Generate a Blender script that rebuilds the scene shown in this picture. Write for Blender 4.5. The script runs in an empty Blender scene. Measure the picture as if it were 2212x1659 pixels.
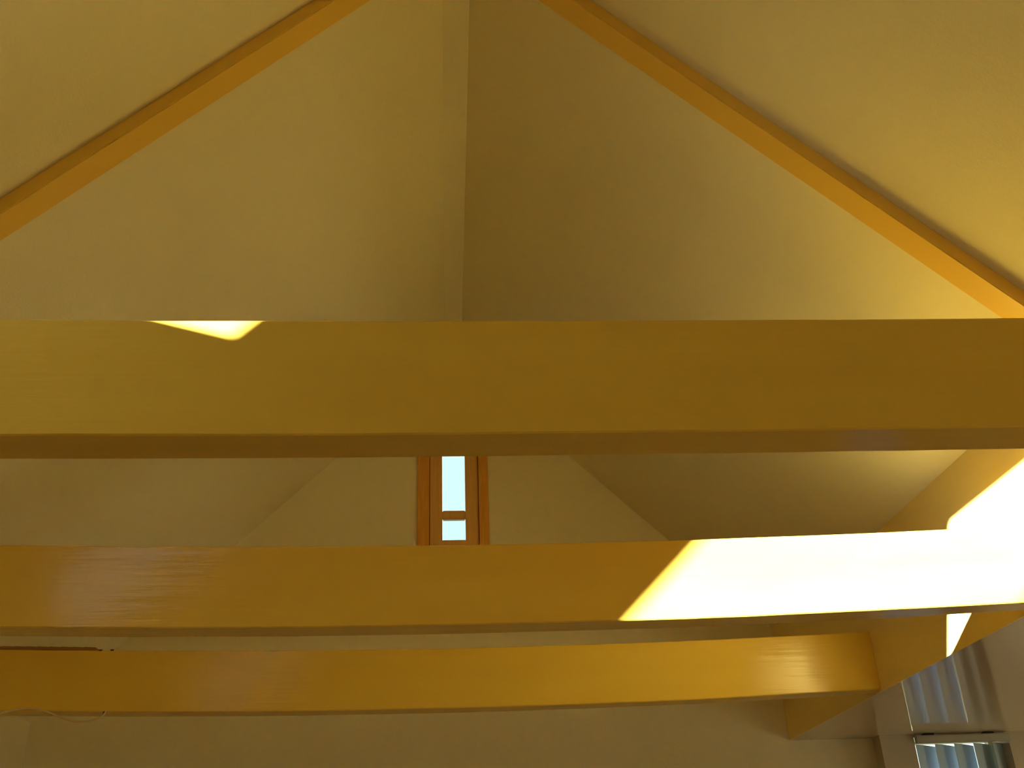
import bpy, bmesh, math, random
from mathutils import Vector, Matrix, noise
random.seed(7)
S = bpy.context.scene
COL = S.collection

# ------------------------------------------------------------------ camera, sky, sun, exposure
CAMZ = 1.55                                   # eye height above the floor; fitted values below are relative to the eye
FPX, PITCH, YAW, ROLL, XC = 2183.66, 27.8825, 4.275, -2.2871, -0.0597
cam = bpy.data.cameras.new('camera')
cam.sensor_width = 36.0; cam.lens = FPX / 2212 * 36.0; cam.clip_start = 0.05; cam.clip_end = 500
co = bpy.data.objects.new('camera', cam); COL.objects.link(co)
a, b, c = map(math.radians, (PITCH, YAW, ROLL))
f = Vector((math.sin(b) * math.cos(a), math.cos(b) * math.cos(a), math.sin(a)))
r = Vector((math.cos(b), -math.sin(b), 0)); u = r.cross(f)
r2 = math.cos(c) * r + math.sin(c) * u
u2 = -math.sin(c) * r + math.cos(c) * u
M = Matrix((r2, u2, -f)).transposed().to_4x4()
M.translation = (XC, 0, CAMZ)
co.matrix_world = M
S.camera = co

world = bpy.data.worlds.new('sky'); S.world = world
world.use_nodes = True
wn = world.node_tree.nodes; wl = world.node_tree.links
bg = wn['Background']
bg.inputs['Color'].default_value = (0.87, 0.97, 1.0, 1); bg.inputs['Strength'].default_value = 2.3

SUN_DIR = Vector((1.0, 0.68, -0.273)).normalized()
sun = bpy.data.lights.new('sun', 'SUN'); sun.energy = 92.0; sun.angle = math.radians(0.8); sun.color = (1.0, 0.94, 0.81)
so = bpy.data.objects.new('sun', sun); COL.objects.link(so)
so.rotation_euler = (-SUN_DIR).to_track_quat('Z', 'Y').to_euler()
so.location = (-6, -4, 6)

S.view_settings.view_transform = 'Standard'
S.view_settings.look = 'None'
S.view_settings.exposure = 0.04
S.view_settings.gamma = 1.0
S.view_settings.use_curve_mapping = False
S.cycles.max_bounces = 16
S.cycles.diffuse_bounces = 12
S.cycles.sample_clamp_indirect = 0
S.cycles.use_denoising = True

# ------------------------------------------------------------------ dimensions (z up from the floor)
ZB = CAMZ                                     # fitted heights are relative to the eye
ZR, SL = 3.9108 + ZB, 0.9845                  # ridge height, roof slope
XK = 2.2077                                   # inner face of the edge beam on the right
XL = -2.73                                    # left wall
YF, YN = 6.9222, -3.0                         # far and near walls
XA = 4.7                                      # outer wall of the low side room
ZC = 0.983 + ZB                               # underside of edge beam / low ceiling
YU = 6.80                                     # face of the boxed-out window wall in the side room
def roof(x): return ZR - SL * abs(x)
BEAM_H, BEAM_T, BEAM_Z = 0.3026, 0.1312, 1.0 + ZB

# ------------------------------------------------------------------ materials
def mat(name, color, rough=0.5, spec=0.5, bumps=(), coat=0.0, coat_rough=0.1, vary=None):
    m = bpy.data.materials.new(name); m.use_nodes = True
    n, l = m.node_tree.nodes, m.node_tree.links
    p = n['Principled BSDF']
    p.inputs['Base Color'].default_value = (*color, 1)
    p.inputs['Roughness'].default_value = rough
    p.inputs['Specular IOR Level'].default_value = spec
    p.inputs['Coat Weight'].default_value = coat
    p.inputs['Coat Roughness'].default_value = coat_rough
    tc = n.new('ShaderNodeTexCoord')
    prev = None
    for (scale, stretch, strength, dist, detail) in bumps:
        mp = n.new('ShaderNodeMapping'); mp.inputs['Scale'].default_value = stretch
        l.new(tc.outputs['Object'], mp.inputs['Vector'])
        t = n.new('ShaderNodeTexNoise'); t.inputs['Scale'].default_value = scale; t.inputs['Detail'].default_value = detail
        l.new(mp.outputs[0], t.inputs['Vector'])
        bp = n.new('ShaderNodeBump'); bp.inputs['Strength'].default_value = strength; bp.inputs['Distance'].default_value = dist
        l.new(t.outputs['Fac'], bp.inputs['Height'])
        if prev: l.new(prev.outputs[0], bp.inputs['Normal'])
        prev = bp
    if prev:
        l.new(prev.outputs[0], p.inputs['Normal'])
        if coat: l.new(prev.outputs[0], p.inputs['Coat Normal'])
    if vary:
        scale, stretch, c2 = vary
        mp = n.new('ShaderNodeMapping'); mp.inputs['Scale'].default_value = stretch
        l.new(tc.outputs['Object'], mp.inputs['Vector'])
        t = n.new('ShaderNodeTexNoise'); t.inputs['Scale'].default_value = scale; t.inputs['Detail'].default_value = 6
        l.new(mp.outputs[0], t.inputs['Vector'])
        rp = n.new('ShaderNodeValToRGB')
        rp.color_ramp.elements[0].position = 0.35; rp.color_ramp.elements[1].position = 0.7
        rp.color_ramp.elements[0].color = (*c2, 1); rp.color_ramp.elements[1].color = (*color, 1)
        l.new(t.outputs['Fac'], rp.inputs['Fac']); l.new(rp.outputs['Color'], p.inputs['Base Color'])
    return m

PLASTER = mat('cream_plaster', (0.80, 0.735, 0.48), 0.55, 0.35,
              bumps=((110, (1, 1, 1), 0.45, 0.003, 2), (22, (1, 1, 1), 0.12, 0.01, 3)))
BEAMP = mat('yellow_beam_paint', (0.80, 0.55, 0.085), 0.15, 0.32,
            bumps=((9, (0.25, 3, 5), 0.10, 0.01, 5), (34, (0.16, 1.5, 3), 0.15, 0.003, 4), (90, (0.15, 2, 6), 0.12, 0.001, 2), (45, (6, 2, 0.4), 0.03, 0.002, 1)),
            vary=(3.0, (0.4, 3, 3), (0.78, 0.52, 0.075)))
EDGEP = mat('yellow_edge_paint', (0.85, 0.68, 0.24), 0.2, 0.5,
            bumps=((10, (3, 0.3, 1.2), 0.10, 0.01, 4), (50, (2, 3, 0.2), 0.05, 0.003, 2)),
            vary=(3.0, (1, 0.5, 3), (0.83, 0.65, 0.21)))
WOOD = mat('orange_varnished_wood', (0.80, 0.40, 0.08), 0.3, 0.5,
           bumps=((60, (6, 6, 0.5), 0.12, 0.002, 3),), vary=(9, (8, 8, 0.6), (0.70, 0.32, 0.055)))
SASHW = mat('sash_wood', (0.80, 0.48, 0.17), 0.35, 0.5,
            bumps=((60, (6, 6, 0.5), 0.12, 0.002, 3),), vary=(9, (8, 8, 0.6), (0.72, 0.41, 0.13)))
BACKING = mat('dark_backing', (0.10, 0.045, 0.012), 0.5, 0.4)
GLOSSC = mat('glossy_white_ceiling_paint', (0.62, 0.50, 0.34), 0.06, 0.5, bumps=((5, (1, 1, 1), 0.015, 0.01, 1),))
TRIMW = mat('white_trim_paint', (0.52, 0.46, 0.35), 0.3, 0.5, bumps=((20, (1, 1, 1), 0.05, 0.004, 2),))
RAIL = mat('grey_headrail', (0.42, 0.40, 0.34), 0.35, 0.5)
DARK = mat('dark_metal', (0.03, 0.025, 0.02), 0.5, 0.3)
NAILM = mat('dark_nail', (0.05, 0.025, 0.01), 0.6, 0.3)
BATT = mat('brown_batten', (0.30, 0.14, 0.035), 0.5, 0.4, bumps=((40, (0.3, 4, 4), 0.2, 0.003, 3),))
CABLE = mat('cream_cable', (0.72, 0.56, 0.28), 0.45, 0.5)
FLOOR = mat('brown_floor', (0.26, 0.13, 0.055), 0.4, 0.5, vary=(4, (4, 0.4, 1), (0.19, 0.09, 0.035)))
GROUND = mat('outdoor_ground', (0.22, 0.20, 0.12), 0.9, 0.2, vary=(1, (1, 1, 1), (0.14, 0.15, 0.07)))

def glass_mat(name, tint):
    m = bpy.data.materials.new(name); m.use_nodes = True
    n, l = m.node_tree.nodes, m.node_tree.links
    n.remove(n['Principled BSDF'])
    tr = n.new('ShaderNodeBsdfTransparent'); tr.inputs['Color'].default_value = (*tint, 1)
    gl = n.new('ShaderNodeBsdfGlossy'); gl.inputs['Roughness'].default_value = 0.02
    lw = n.new('ShaderNodeLayerWeight'); lw.inputs['Blend'].default_value = 0.5
    pw = n.new('ShaderNodeMath'); pw.operation = 'POWER'; pw.inputs[1].default_value = 5.0
    fr = n.new('ShaderNodeMath'); fr.operation = 'MULTIPLY_ADD'; fr.inputs[1].default_value = 0.9; fr.inputs[2].default_value = 0.03
    l.new(lw.outputs['Facing'], pw.inputs[0]); l.new(pw.outputs[0], fr.inputs[0])
    mx = n.new('ShaderNodeMixShader')
    l.new(fr.outputs[0], mx.inputs[0]); l.new(tr.outputs[0], mx.inputs[1]); l.new(gl.outputs[0], mx.inputs[2])
    l.new(mx.outputs[0], n['Material Output'].inputs['Surface'])
    return m
GLASS = glass_mat('window_glass', (0.97, 1.0, 1.0))
DIMGLASS = glass_mat('sky_dimming_glass', (0.60, 0.70, 0.70))  # tint put in to tone the bright sky down to pale cyan

def slat_mat():
    m = bpy.data.materials.new('blind_slat_fabric'); m.use_nodes = True
    n, l = m.node_tree.nodes, m.node_tree.links
    p = n['Principled BSDF']; p.inputs['Base Color'].default_value = (0.42, 0.53, 0.66, 1)
    p.inputs['Roughness'].default_value = 0.5
    t = n.new('ShaderNodeBsdfTranslucent'); t.inputs['Color'].default_value = (0.45, 0.55, 0.72, 1)
    mx = n.new('ShaderNodeMixShader'); mx.inputs[0].default_value = 0.02
    l.new(p.outputs[0], mx.inputs[1]); l.new(t.outputs[0], mx.inputs[2])
    l.new(mx.outputs[0], n['Material Output'].inputs['Surface'])
    return m
SLAT = slat_mat()

# ------------------------------------------------------------------ helpers
def link(name, bm, m, parent=None, smooth=False):
    me = bpy.data.meshes.new(name)
    bmesh.ops.recalc_face_normals(bm, faces=bm.faces[:])
    bm.to_mesh(me); bm.free()
    me.materials.append(m)
    if smooth:
        for p in me.polygons: p.use_smooth = True
    o = bpy.data.objects.new(name, me); COL.objects.link(o)
    if parent:
        o.parent = parent
        o.matrix_parent_inverse = parent.matrix_world.inverted()
    return o

def struct(name, bm, m, label=None, parent=None):
    o = link(name, bm, m, parent)
    o['kind'] = 'structure'
    if label: o['label'] = label
    return o

def tag(o, label, cat, group=None):
    o['label'] = label; o['category'] = cat; o['kind'] = 'thing'
    if group: o['group'] = group

def empty(name, loc):
    o = bpy.data.objects.new(name, None); COL.objects.link(o)
    o.location = loc; o.empty_display_size = 0.1
    o.matrix_world = Matrix.Translation(loc)
    return o

def box(x0, x1, y0, y1, z0, z1, bm=None, bev=0.0):
    bm = bm or bmesh.new()
    vs = [bm.verts.new((x, y, z)) for x in (x0, x1) for y in (y0, y1) for z in (z0, z1)]
    fs = [bm.faces.new([vs[i] for i in q]) for q in
          ((0, 1, 3, 2), (4, 6, 7, 5), (0, 4, 5, 1), (2, 3, 7, 6), (0, 2, 6, 4), (1, 5, 7, 3))]
    if bev:
        es = list({e for f_ in fs for e in f_.edges})
        bmesh.ops.bevel(bm, geom=es, offset=bev, segments=2, affect='EDGES')
    return bm

def prism(poly, axis, a0, a1, bm=None):
    """extrude a 2-D polygon along one axis: axis 'y' takes (x,z) points, 'x' takes (y,z), 'z' takes (x,y)"""
    bm = bm or bmesh.new()
    def P(q, t):
        return {'y': (q[0], t, q[1]), 'x': (t, q[0], q[1]), 'z': (q[0], q[1], t)}[axis]
    A = [bm.verts.new(P(q, a0)) for q in poly]; B = [bm.verts.new(P(q, a1)) for q in poly]
    bm.faces.new(A); bm.faces.new(B[::-1])
    for i in range(len(poly)):
        j = (i + 1) % len(poly); bm.faces.new((A[i], B[i], B[j], A[j]))
    return bm

def tube(pts, rad, segs=10):
    bm = bmesh.new(); rings = []
    for i, p in enumerate(pts):
        p = Vector(p); t = (Vector(pts[min(i + 1, len(pts) - 1)]) - Vector(pts[max(i - 1, 0)])).normalized()
        n1 = t.cross(Vector((0, 1, 0.1))).normalized(); n2 = t.cross(n1)
        rings.append([bm.verts.new(p + rad * (math.cos(k * 2 * math.pi / segs) * n1 + math.sin(k * 2 * math.pi / segs) * n2)) for k in range(segs)])
    for A, B in zip(rings, rings[1:]):
        for k in range(segs): bm.faces.new((A[k], A[(k + 1) % segs], B[(k + 1) % segs], B[k]))
    bm.faces.new(rings[0]); bm.faces.new(rings[-1][::-1])
    return bm

# ------------------------------------------------------------------ room shell
T = 0.03                                      # thin roof boards, so the roof window's edges stay crisp
struct('floor', box(XL - 0.2, XA + 0.2, YN - 0.2, YF + 0.3, -0.1, 0.0), FLOOR)
struct('ground', box(-40, 40, -40, 60, -0.5, -0.15), GROUND)

# left roof slope with the opening of the roof window the sun comes through
SKX0, SKX1, SKY0, SKY1 = -2.259, -1.432, 0.92, 1.735
def slope_piece(bm, x0, x1, y0, y1, ext=T):
    n = math.sqrt(1 + SL * SL)
    sgn = -1 if x0 + x1 < 0 else 1
    ox, oz = sgn * SL / n * ext, ext / n
    prism([(x0, roof(x0)), (x1, roof(x1)), (x1 + ox, roof(x1) + oz), (x0 + ox, roof(x0) + oz)], 'y', y0, y1, bm)
bm = bmesh.new()
xe = XL - 0.05
slope_piece(bm, xe, SKX0, YN, YF + 0.05); slope_piece(bm, SKX1, 0, YN, YF + 0.05)
slope_piece(bm, SKX0, SKX1, YN, SKY0); slope_piece(bm, SKX0, SKX1, SKY1, YF + 0.05)
struct('ceiling_left', bm, PLASTER, 'sloping cream plaster ceiling on the left of the ridge')
bm = bmesh.new(); slope_piece(bm, 0, XK + 0.05, YN, YF + 0.05)
struct('ceiling_right', bm, PLASTER, 'sloping cream plaster ceiling on the right of the ridge')
# outer roof covering over the ridge joint keeps daylight out
struct('trim_2', prism([(-0.12, roof(0.12) + 0.05), (0, ZR + 0.05), (0.12, roof(0.12) + 0.05), (0.12, roof(0.12) + 0.10), (0, ZR + 0.11), (-0.12, roof(0.12) + 0.10)], 'y', YN, YF + 0.05), WOOD)
# flat strip along the ridge
WR = 0.0638
struct('trim_1', prism([(-WR, roof(WR)), (WR, roof(WR)), (WR * .4, roof(WR * .4) - .002), (-WR * .4, roof(WR * .4) - .002)], 'y', YN, YF), PLASTER,
       'flat narrow plaster strip along the ridge of the ceiling')
# low glossy ceiling of the side room
struct('ceiling_annex', box(XK + 0.006, XA, YN, YF, ZC, ZC + 0.004), GLOSSC, 'low glossy ceiling of the side room reflecting the window blind')
# walls
struct('wall_left', box(XL - 0.15, XL, YN, YF, 0, roof(XL) + 0.02), PLASTER)
struct('wall_right', box(XA, XA + 0.15, YN, YF, 0, ZC + 0.12), PLASTER)
gable = [(XL - .15, 0), (XA + .15, 0), (XA + .15, ZC + .12), (XK + .06, ZC + .12), (XK + .06, roof(XK)), (0, ZR + 0.02), (XL - .02, roof(XL)), (XL - .15, roof(XL))]
NX0, NX1, NZ0, NZ1 = -2.4, -0.9, 1.1, 2.4          # unseen window added behind the camera for fill light
bm = bmesh.new(); y0, y1 = YN - 0.15, YN
prism([(XL - .15, 0), (NX0, 0), (NX0, roof(NX0)), (XL - .02, roof(XL)), (XL - .15, roof(XL))], 'y', y0, y1, bm)
prism([(NX1, 0), (XA + .15, 0), (XA + .15, ZC + .12), (XK + .06, ZC + .12), (XK + .06, roof(XK)), (0, ZR + .02), (NX1, roof(NX1))], 'y', y0, y1, bm)
box(NX0, NX1, y0, y1, 0, NZ0, bm)
prism([(NX0, NZ1), (NX1, NZ1), (NX1, roof(NX1)), (NX0, roof(NX0))], 'y', y0, y1, bm)
struct('wall_near', bm, PLASTER)
w4 = empty('fill_window', (-1.6, YN - .05, NZ0)); w4['kind'] = 'structure'; w4['label'] = 'window added behind the camera for fill light'
for xa in (NX0, -1.675, NX1 - .05):
    link('frame_stile', box(xa, xa + .05, YN - .10, YN - .05, NZ0, NZ1), WOOD, w4)
for za in (NZ0, NZ1 - .05):
    link('frame_rail', box(NX0 + .05, NX1 - .05, YN - .10, YN - .05, za, za + .05), WOOD, w4)
link('pane', box(NX0 + .05, NX1 - .05, YN - .078, YN - .074, NZ0 + .05, NZ1 - .05), GLASS, w4)

# far gable wall, built round the openings of the narrow window and the side-room window
GX0, GX1, GZ0, GZ1 = -0.180, 0.180, 2.335 + ZB, 3.48 + ZB
AX0, AX1, AZ1 = 3.0, 3.64, 0.962 + ZB
y0, y1 = YF, YF + 0.18
bm = bmesh.new()
prism([(XL - .15, 0), (GX0, 0), (GX0, roof(GX0)), (XL - .0, roof(XL)), (XL - .15, roof(XL))], 'y', y0, y1, bm)
prism([(GX1, 0), (XK + .06, 0), (XK + .06, roof(XK)), (GX1, roof(GX1))], 'y', y0, y1, bm)
prism([(GX0, 0), (GX1, 0), (GX1, GZ0), (GX0, GZ0)], 'y', y0, y1, bm)
prism([(GX0, GZ1), (GX1, GZ1), (GX1, roof(GX1)), (0, ZR), (GX0, roof(GX0))], 'y', y0, y1, bm)
prism([(XK + .06, 0), (AX0, 0), (AX0, ZC + .12), (XK + .06, ZC + .12)], 'y', y0, y1, bm)
prism([(AX1, 0), (XA + .15, 0), (XA + .15, ZC + .12), (AX1, ZC + .12)], 'y', y0, y1, bm)
prism([(AX0, AZ1), (AX1, AZ1), (AX1, ZC + .12), (AX0, ZC + .12)], 'y', y0, y1, bm)
struct('wall_far', bm, PLASTER, 'far gable wall of cream plaster with the narrow window under the ridge')
# boxed-out frame round the side-room window
bm = bmesh.new()
box(2.772, AX0, YU, YF, 0, ZC, bm); box(AX1, XA, YU, YF, 0, ZC, bm); box(AX0, AX1, YU, YF, AZ1, ZC, bm)
struct('trim_3', bm, TRIMW, 'boxed-out frame round the side-room window')

# roof window frame (behind the camera's left shoulder, where the sun comes in)
wf = empty('window_3', (SKX0, SKY0, roof(SKX0))); wf['kind'] = 'structure'; wf['label'] = 'roof window in the left slope that lets the sun in'
def on_slope(x0, x1, y0, y1, t0, t1):
    n = math.sqrt(1 + SL * SL); ox, oz = -SL / n, 1 / n
    return prism([(x0 + ox * t0, roof(x0) + oz * t0), (x1 + ox * t0, roof(x1) + oz * t0), (x1 + ox * t1, roof(x1) + oz * t1), (x0 + ox * t1, roof(x0) + oz * t1)], 'y', y0, y1)
for (xa, xb, ya, yb) in ((SKX0 - .05, SKX0, SKY0 - .05, SKY1 + .05), (SKX1, SKX1 + .05, SKY0 - .05, SKY1 + .05),
                         (SKX0, SKX1, SKY0 - .05, SKY0), (SKX0, SKX1, SKY1, SKY1 + .05)):
    link('frame_board', on_slope(xa, xb, ya, yb, -0.012, 0.0), WOOD, wf)
link('pane', on_slope(SKX0 - .01, SKX1 + .01, SKY0 - .01, SKY1 + .01, T + .002, T + .008), GLASS, wf)

# ------------------------------------------------------------------ narrow gable window
w1 = empty('window_1', (0, YF, GZ0)); w1['kind'] = 'structure'; w1['label'] = 'narrow two-pane wooden window in the gable under the ridge'
for (xa, xb) in ((-0.264, GX0), (GX1, 0.252)):
    link('casing', box(xa, xb, YF - 0.022, YF + 0.002, GZ0 - 0.07, GZ1 + 0.08, bev=0.003), WOOD, w1)
link('casing', box(GX0, GX1, YF - 0.022, YF + 0.002, GZ1, GZ1 + 0.08, bev=0.003), WOOD, w1)
link('sill', box(-0.29, 0.28, YF - 0.05, YF + 0.002, GZ0 - 0.10, GZ0 - 0.07, bev=0.004), WOOD, w1)
link('apron', box(GX0, GX1, YF - 0.018, YF + 0.002, GZ0 - 0.07, GZ0, bev=0.002), WOOD, w1)
sy0, sy1 = YF + 0.004, YF + 0.05
g = 0.004
PZ = [2.413 + ZB, 2.572 + ZB, 2.640 + ZB, 3.40 + ZB]
for (xa, xb) in ((GX0 + g, -0.086), (0.082, GX1 - g)):
    link('sash_stile', box(xa, xb, sy0, sy1, GZ0 + g, GZ1 - g, bev=0.003), SASHW, w1)
link('sash_rail', box(-0.086, 0.082, sy0, sy1, GZ0 + g, PZ[0], bev=0.002), SASHW, w1)
link('sash_rail', box(-0.086, 0.082, sy0, sy1, PZ[3], GZ1 - g, bev=0.002), SASHW, w1)
link('glazing_bar', box(-0.086, 0.082, sy0 + .006, sy1, PZ[1], PZ[2], bev=0.006), SASHW, w1)
for (xa, xb) in ((GX0, GX0 + .02), (GX1 - .02, GX1)):  # dark stops added behind the sash gaps to block daylight
    link('gap_backing', box(xa, xb, sy1, sy1 + .03, GZ0, GZ1), BACKING, w1)
link('gap_backing', box(GX0 + .02, GX1 - .02, sy1, sy1 + .03, GZ0, GZ0 + .02), BACKING, w1)
for za, zb in ((PZ[0], PZ[1]), (PZ[2], PZ[3])):
    link('pane', box(-0.087, 0.083, sy1 - .018, sy1 - .014, za - .001, zb + .001), DIMGLASS, w1)

# ------------------------------------------------------------------ tie beams
def wob(x, y, z, amp=0.0016):
    return amp * noise.noise(Vector((x * 1.7, y * 9, z * 9))) + amp * .5 * noise.noise(Vector((x * 7, y * 20, z * 20)))
def beam_mesh(y, sag, seed):
    bm = bmesh.new(); ch = 0.004; N = 90
    zs = (BEAM_Z, BEAM_Z + BEAM_H); ys = (y, y + BEAM_T)
    prof = [(ys[0], zs[0] + ch), (ys[0], (zs[0] * 2 + zs[1]) / 3), (ys[0], (zs[0] + 2 * zs[1]) / 3), (ys[0], zs[1] - ch), (ys[0] + ch, zs[1]),
            (ys[1] - ch, zs[1]), (ys[1], zs[1] - ch), (ys[1], zs[0] + ch), (ys[1] - ch, zs[0]), (ys[0] + ch, zs[0])]
    rings = []
    for i in range(N + 1):
        t = i / N; ring = []
        for (py, pz) in prof:
            xl = max(XL, -(ZR - pz) / SL) + 0.004      # left end cut to the roof slope
            xr = XK - 0.001
            x = xl + (xr - xl) * t
            dz = -sag * (1 - (x / 2.3) ** 2) if abs(x) < 2.3 else 0
            k = 0 if i in (0, N) else 1
            ring.append(bm.verts.new((x, py + k * wob(x, seed, pz), pz + dz + k * wob(x, pz * 3, seed + py))))
        rings.append(ring)
    for A, B in zip(rings, rings[1:]):
        for k in range(len(prof)):
            j = (k + 1) % len(prof); bm.faces.new((A[k], A[j], B[j], B[k]))
    bm.faces.new(rings[0]); bm.faces.new(rings[-1][::-1])
    return bm
BEAMS = [(2.0866, 0.0202, 'nearest thick yellow tie beam with a small sunlit triangle on its top edge'),
         (3.6528, 0.0500, 'second yellow tie beam, its right part glaring white in the sun'),
         (5.3040, 0.0441, 'farthest glossy yellow tie beam, lowest in view, ending against the edge beam')]
beams = []
for i, (y, sag, lab) in enumerate(BEAMS):
    root = empty('tie_beam', (0, y + BEAM_T / 2, BEAM_Z - sag))
    tag(root, lab, 'beam', 'tie beams across the room')
    link('timber', beam_mesh(y, sag, 3.1 * i), BEAMP, root)
    beams.append(root)
# the farthest beam: a dark strip lies on its left top, with nail heads at the strip's end
zt = BEAM_Z + BEAM_H
def sag3(x): return -0.0441 * (1 - (x / 2.3) ** 2) if abs(x) < 2.3 else 0
bm = bmesh.new(); N = 12
for i in range(N):
    xa = -2.55 + (0.70) * i / N; xb = -2.55 + 0.70 * (i + 1) / N
    za, zb = zt + sag3(xa), zt + sag3(xb)
    vs = [bm.verts.new(q) for q in ((xa, 5.312, za + .002), (xb, 5.312, zb + .002), (xb, 5.40, zb + .002), (xa, 5.40, za + .002),
                                    (xa, 5.312, za + .019), (xb, 5.312, zb + .017), (xb, 5.40, zb + .017), (xa, 5.40, za + .019))]
    for q in ((0, 1, 2, 3), (4, 7, 6, 5), (0, 4, 5, 1), (3, 2, 6, 7)): bm.faces.new([vs[k] for k in q])
    if i == 0: bm.faces.new([vs[k] for k in (0, 3, 7, 4)])
    if i == N - 1: bm.faces.new([vs[k] for k in (1, 5, 6, 2)])
bmesh.ops.remove_doubles(bm, verts=bm.verts[:], dist=1e-5)
b_ = link('batten', bm, BATT, beams[2]); b_['label'] = 'thin dark strip along the left top edge'
for (x, z) in ((-1.823, zt + sag3(-1.82) + .002), (-1.765, zt + sag3(-1.76) + .003), (-1.755, BEAM_Z + sag3(-1.755) - .002)):
    bm = bmesh.new(); bmesh.ops.create_icosphere(bm, subdivisions=2, radius=0.008)
    for v in bm.verts: v.co = Vector((v.co.x * 1.3 + x, v.co.y * 0.6 + 5.306, v.co.z * 0.55 + z))
    link('nail_head', bm, NAILM, beams[2])

# ------------------------------------------------------------------ rafters
DR, TR, YR = 0.0585, 0.1156, 2.9383
def rafter(sgn, xend, lab):
    n = math.sqrt(1 + SL * SL); dz = DR * n
    x0 = WR * 0.9
    bm = prism([(sgn * x0, roof(x0) - .0006), (sgn * xend, roof(xend) - .0006), (sgn * xend, roof(xend) - dz), (sgn * x0, roof(x0) - dz)], 'y', YR, YR + TR)
    es = [e for e in bm.edges if abs(e.verts[0].co.x - e.verts[1].co.x) > 0.5]
    bmesh.ops.bevel(bm, geom=es, offset=0.003, segments=2, affect='EDGES')
    root = empty('rafter', (sgn * xend, YR + TR / 2, roof(xend)))
    tag(root, lab, 'rafter', 'rafters under the sloping ceiling')
    link('timber', bm, RAFTP, root)
RAFTP = mat('orange_rafter_paint', (0.80, 0.52, 0.09), 0.3, 0.5,
            bumps=((9, (0.6, 3, 0.6), 0.10, 0.01, 5), (60, (0.5, 2, 0.5), 0.08, 0.002, 2)))
rafter(-1, 2.66, 'orange-yellow rafter climbing the left ceiling slope toward the ridge')
rafter(1, XK - 0.002, 'orange-yellow rafter falling down the right ceiling slope behind the nearest beam')

# ------------------------------------------------------------------ edge beam on the right
bm = bmesh.new(); ch = 0.006
prism([(XK, ZC), (XK, roof(XK) - .001), (XK + .04, roof(XK) - .041), (XK + .04, ZC + .006), (XK + ch, ZC + .006), (XK + ch, ZC)], 'y', YN + .001, YF - .001, bm)
root = empty('edge_beam', (XK + 0.05, 2, ZC))
tag(root, 'deep yellow edge beam running away along the right eave, partly in full sun', 'beam')
link('timber', bm, EDGEP, root)
# boards closing the roof above the edge beam
struct('trim_4', box(XK + .05, XK + .12, YN, YF, ZC + .05, roof(XK) + .02), PLASTER)

# ------------------------------------------------------------------ side-room window and its vertical blind
w2 = empty('window_2', (3.32, YF + .1, 0)); w2['kind'] = 'structure'; w2['label'] = 'glazed door behind the vertical blind in the side room'
link('frame_stile', box(AX0, AX0 + .012, YF + .10, YF + .15, 0, AZ1), TRIMW, w2)
link('frame_stile', box(AX1 - .03, AX1, YF + .10, YF + .15, 0, AZ1), TRIMW, w2)
link('frame_rail', box(AX0, AX1, YF + .10, YF + .15, AZ1 - .012, AZ1), TRIMW, w2)
link('frame_rail', box(AX0, AX1, YF + .10, YF + .15, 0, 0.08), TRIMW, w2)
link('pane', box(AX0 + .012, AX1 - .03, YF + .122, YF + .128, 0.08, AZ1 - .012), GLASS, w2)

vb = empty('vertical_blind', (3.32, YU + .03, AZ1))
tag(vb, 'vertical blind of bluish slats over the bright window at the lower right', 'blind')
HZ = ZC - 0.062
link('headrail', box(AX0 + .002, AX1 - .002, YU - .035, YU - .003, HZ, ZC - .012, bev=.004), RAIL, vb)
for x in (3.055, 3.46):
    link('bracket', box(x, x + .07, YU - .042, YU - .004, ZC - .012, ZC - .003, bev=.002), DARK, vb)
P = 0.131
for i in range(5):
    xc_ = 3.122 + P * i
    bm = bmesh.new(); K = 8; wv = 0.250; ang = math.radians(36)
    fr_, bk_ = [], []
    for k in range(K + 1):
        s = (k / K - .5) * wv; bow = 0.010 * (1 - (2 * k / K - 1) ** 2)
        x = xc_ + s * math.cos(ang) + bow * math.sin(ang); y = YU + 0.112 + s * math.sin(ang) - bow * math.cos(ang)
        fr_.append((x, y)); bk_.append((x - .0012 * math.sin(ang), y + .0012))
    ring = fr_ + bk_[::-1]
    prism(ring, 'z', 0.03, HZ + 0.003, bm)
    link('slat', bm, SLAT, vb)

# ------------------------------------------------------------------ cable under the farthest beam
pts = []
ctl = [(-2.62, 0.985), (-2.42, 0.982), (-2.262, 0.988), (-2.19, 1.000), (-2.115, 1.006), (-2.04, 0.990), (-1.96, 0.958), (-1.89, 0.938), (-1.82, 0.938), (-1.765, 0.958), (-1.745, 0.985)]
for i in range(len(ctl) - 1):
    p0 = ctl[max(i - 1, 0)]; p1 = ctl[i]; p2 = ctl[i + 1]; p3 = ctl[min(i + 2, len(ctl) - 1)]
    for s in range(6):
        t = s / 6
        q = [0.5 * ((2 * p1[k]) + (-p0[k] + p2[k]) * t + (2 * p0[k] - 5 * p1[k] + 4 * p2[k] - p3[k]) * t * t + (-p0[k] + 3 * p1[k] - 3 * p2[k] + p3[k]) * t ** 3) for k in (0, 1)]
        pts.append((q[0], 5.294, q[1] + ZB))
pts.append((ctl[-1][0], 5.294, ctl[-1][1] + ZB))
tag(link('cable', tube(pts, 0.0045), CABLE, None, True), 'thin cream cable looping below the left end of the farthest beam', 'cable')
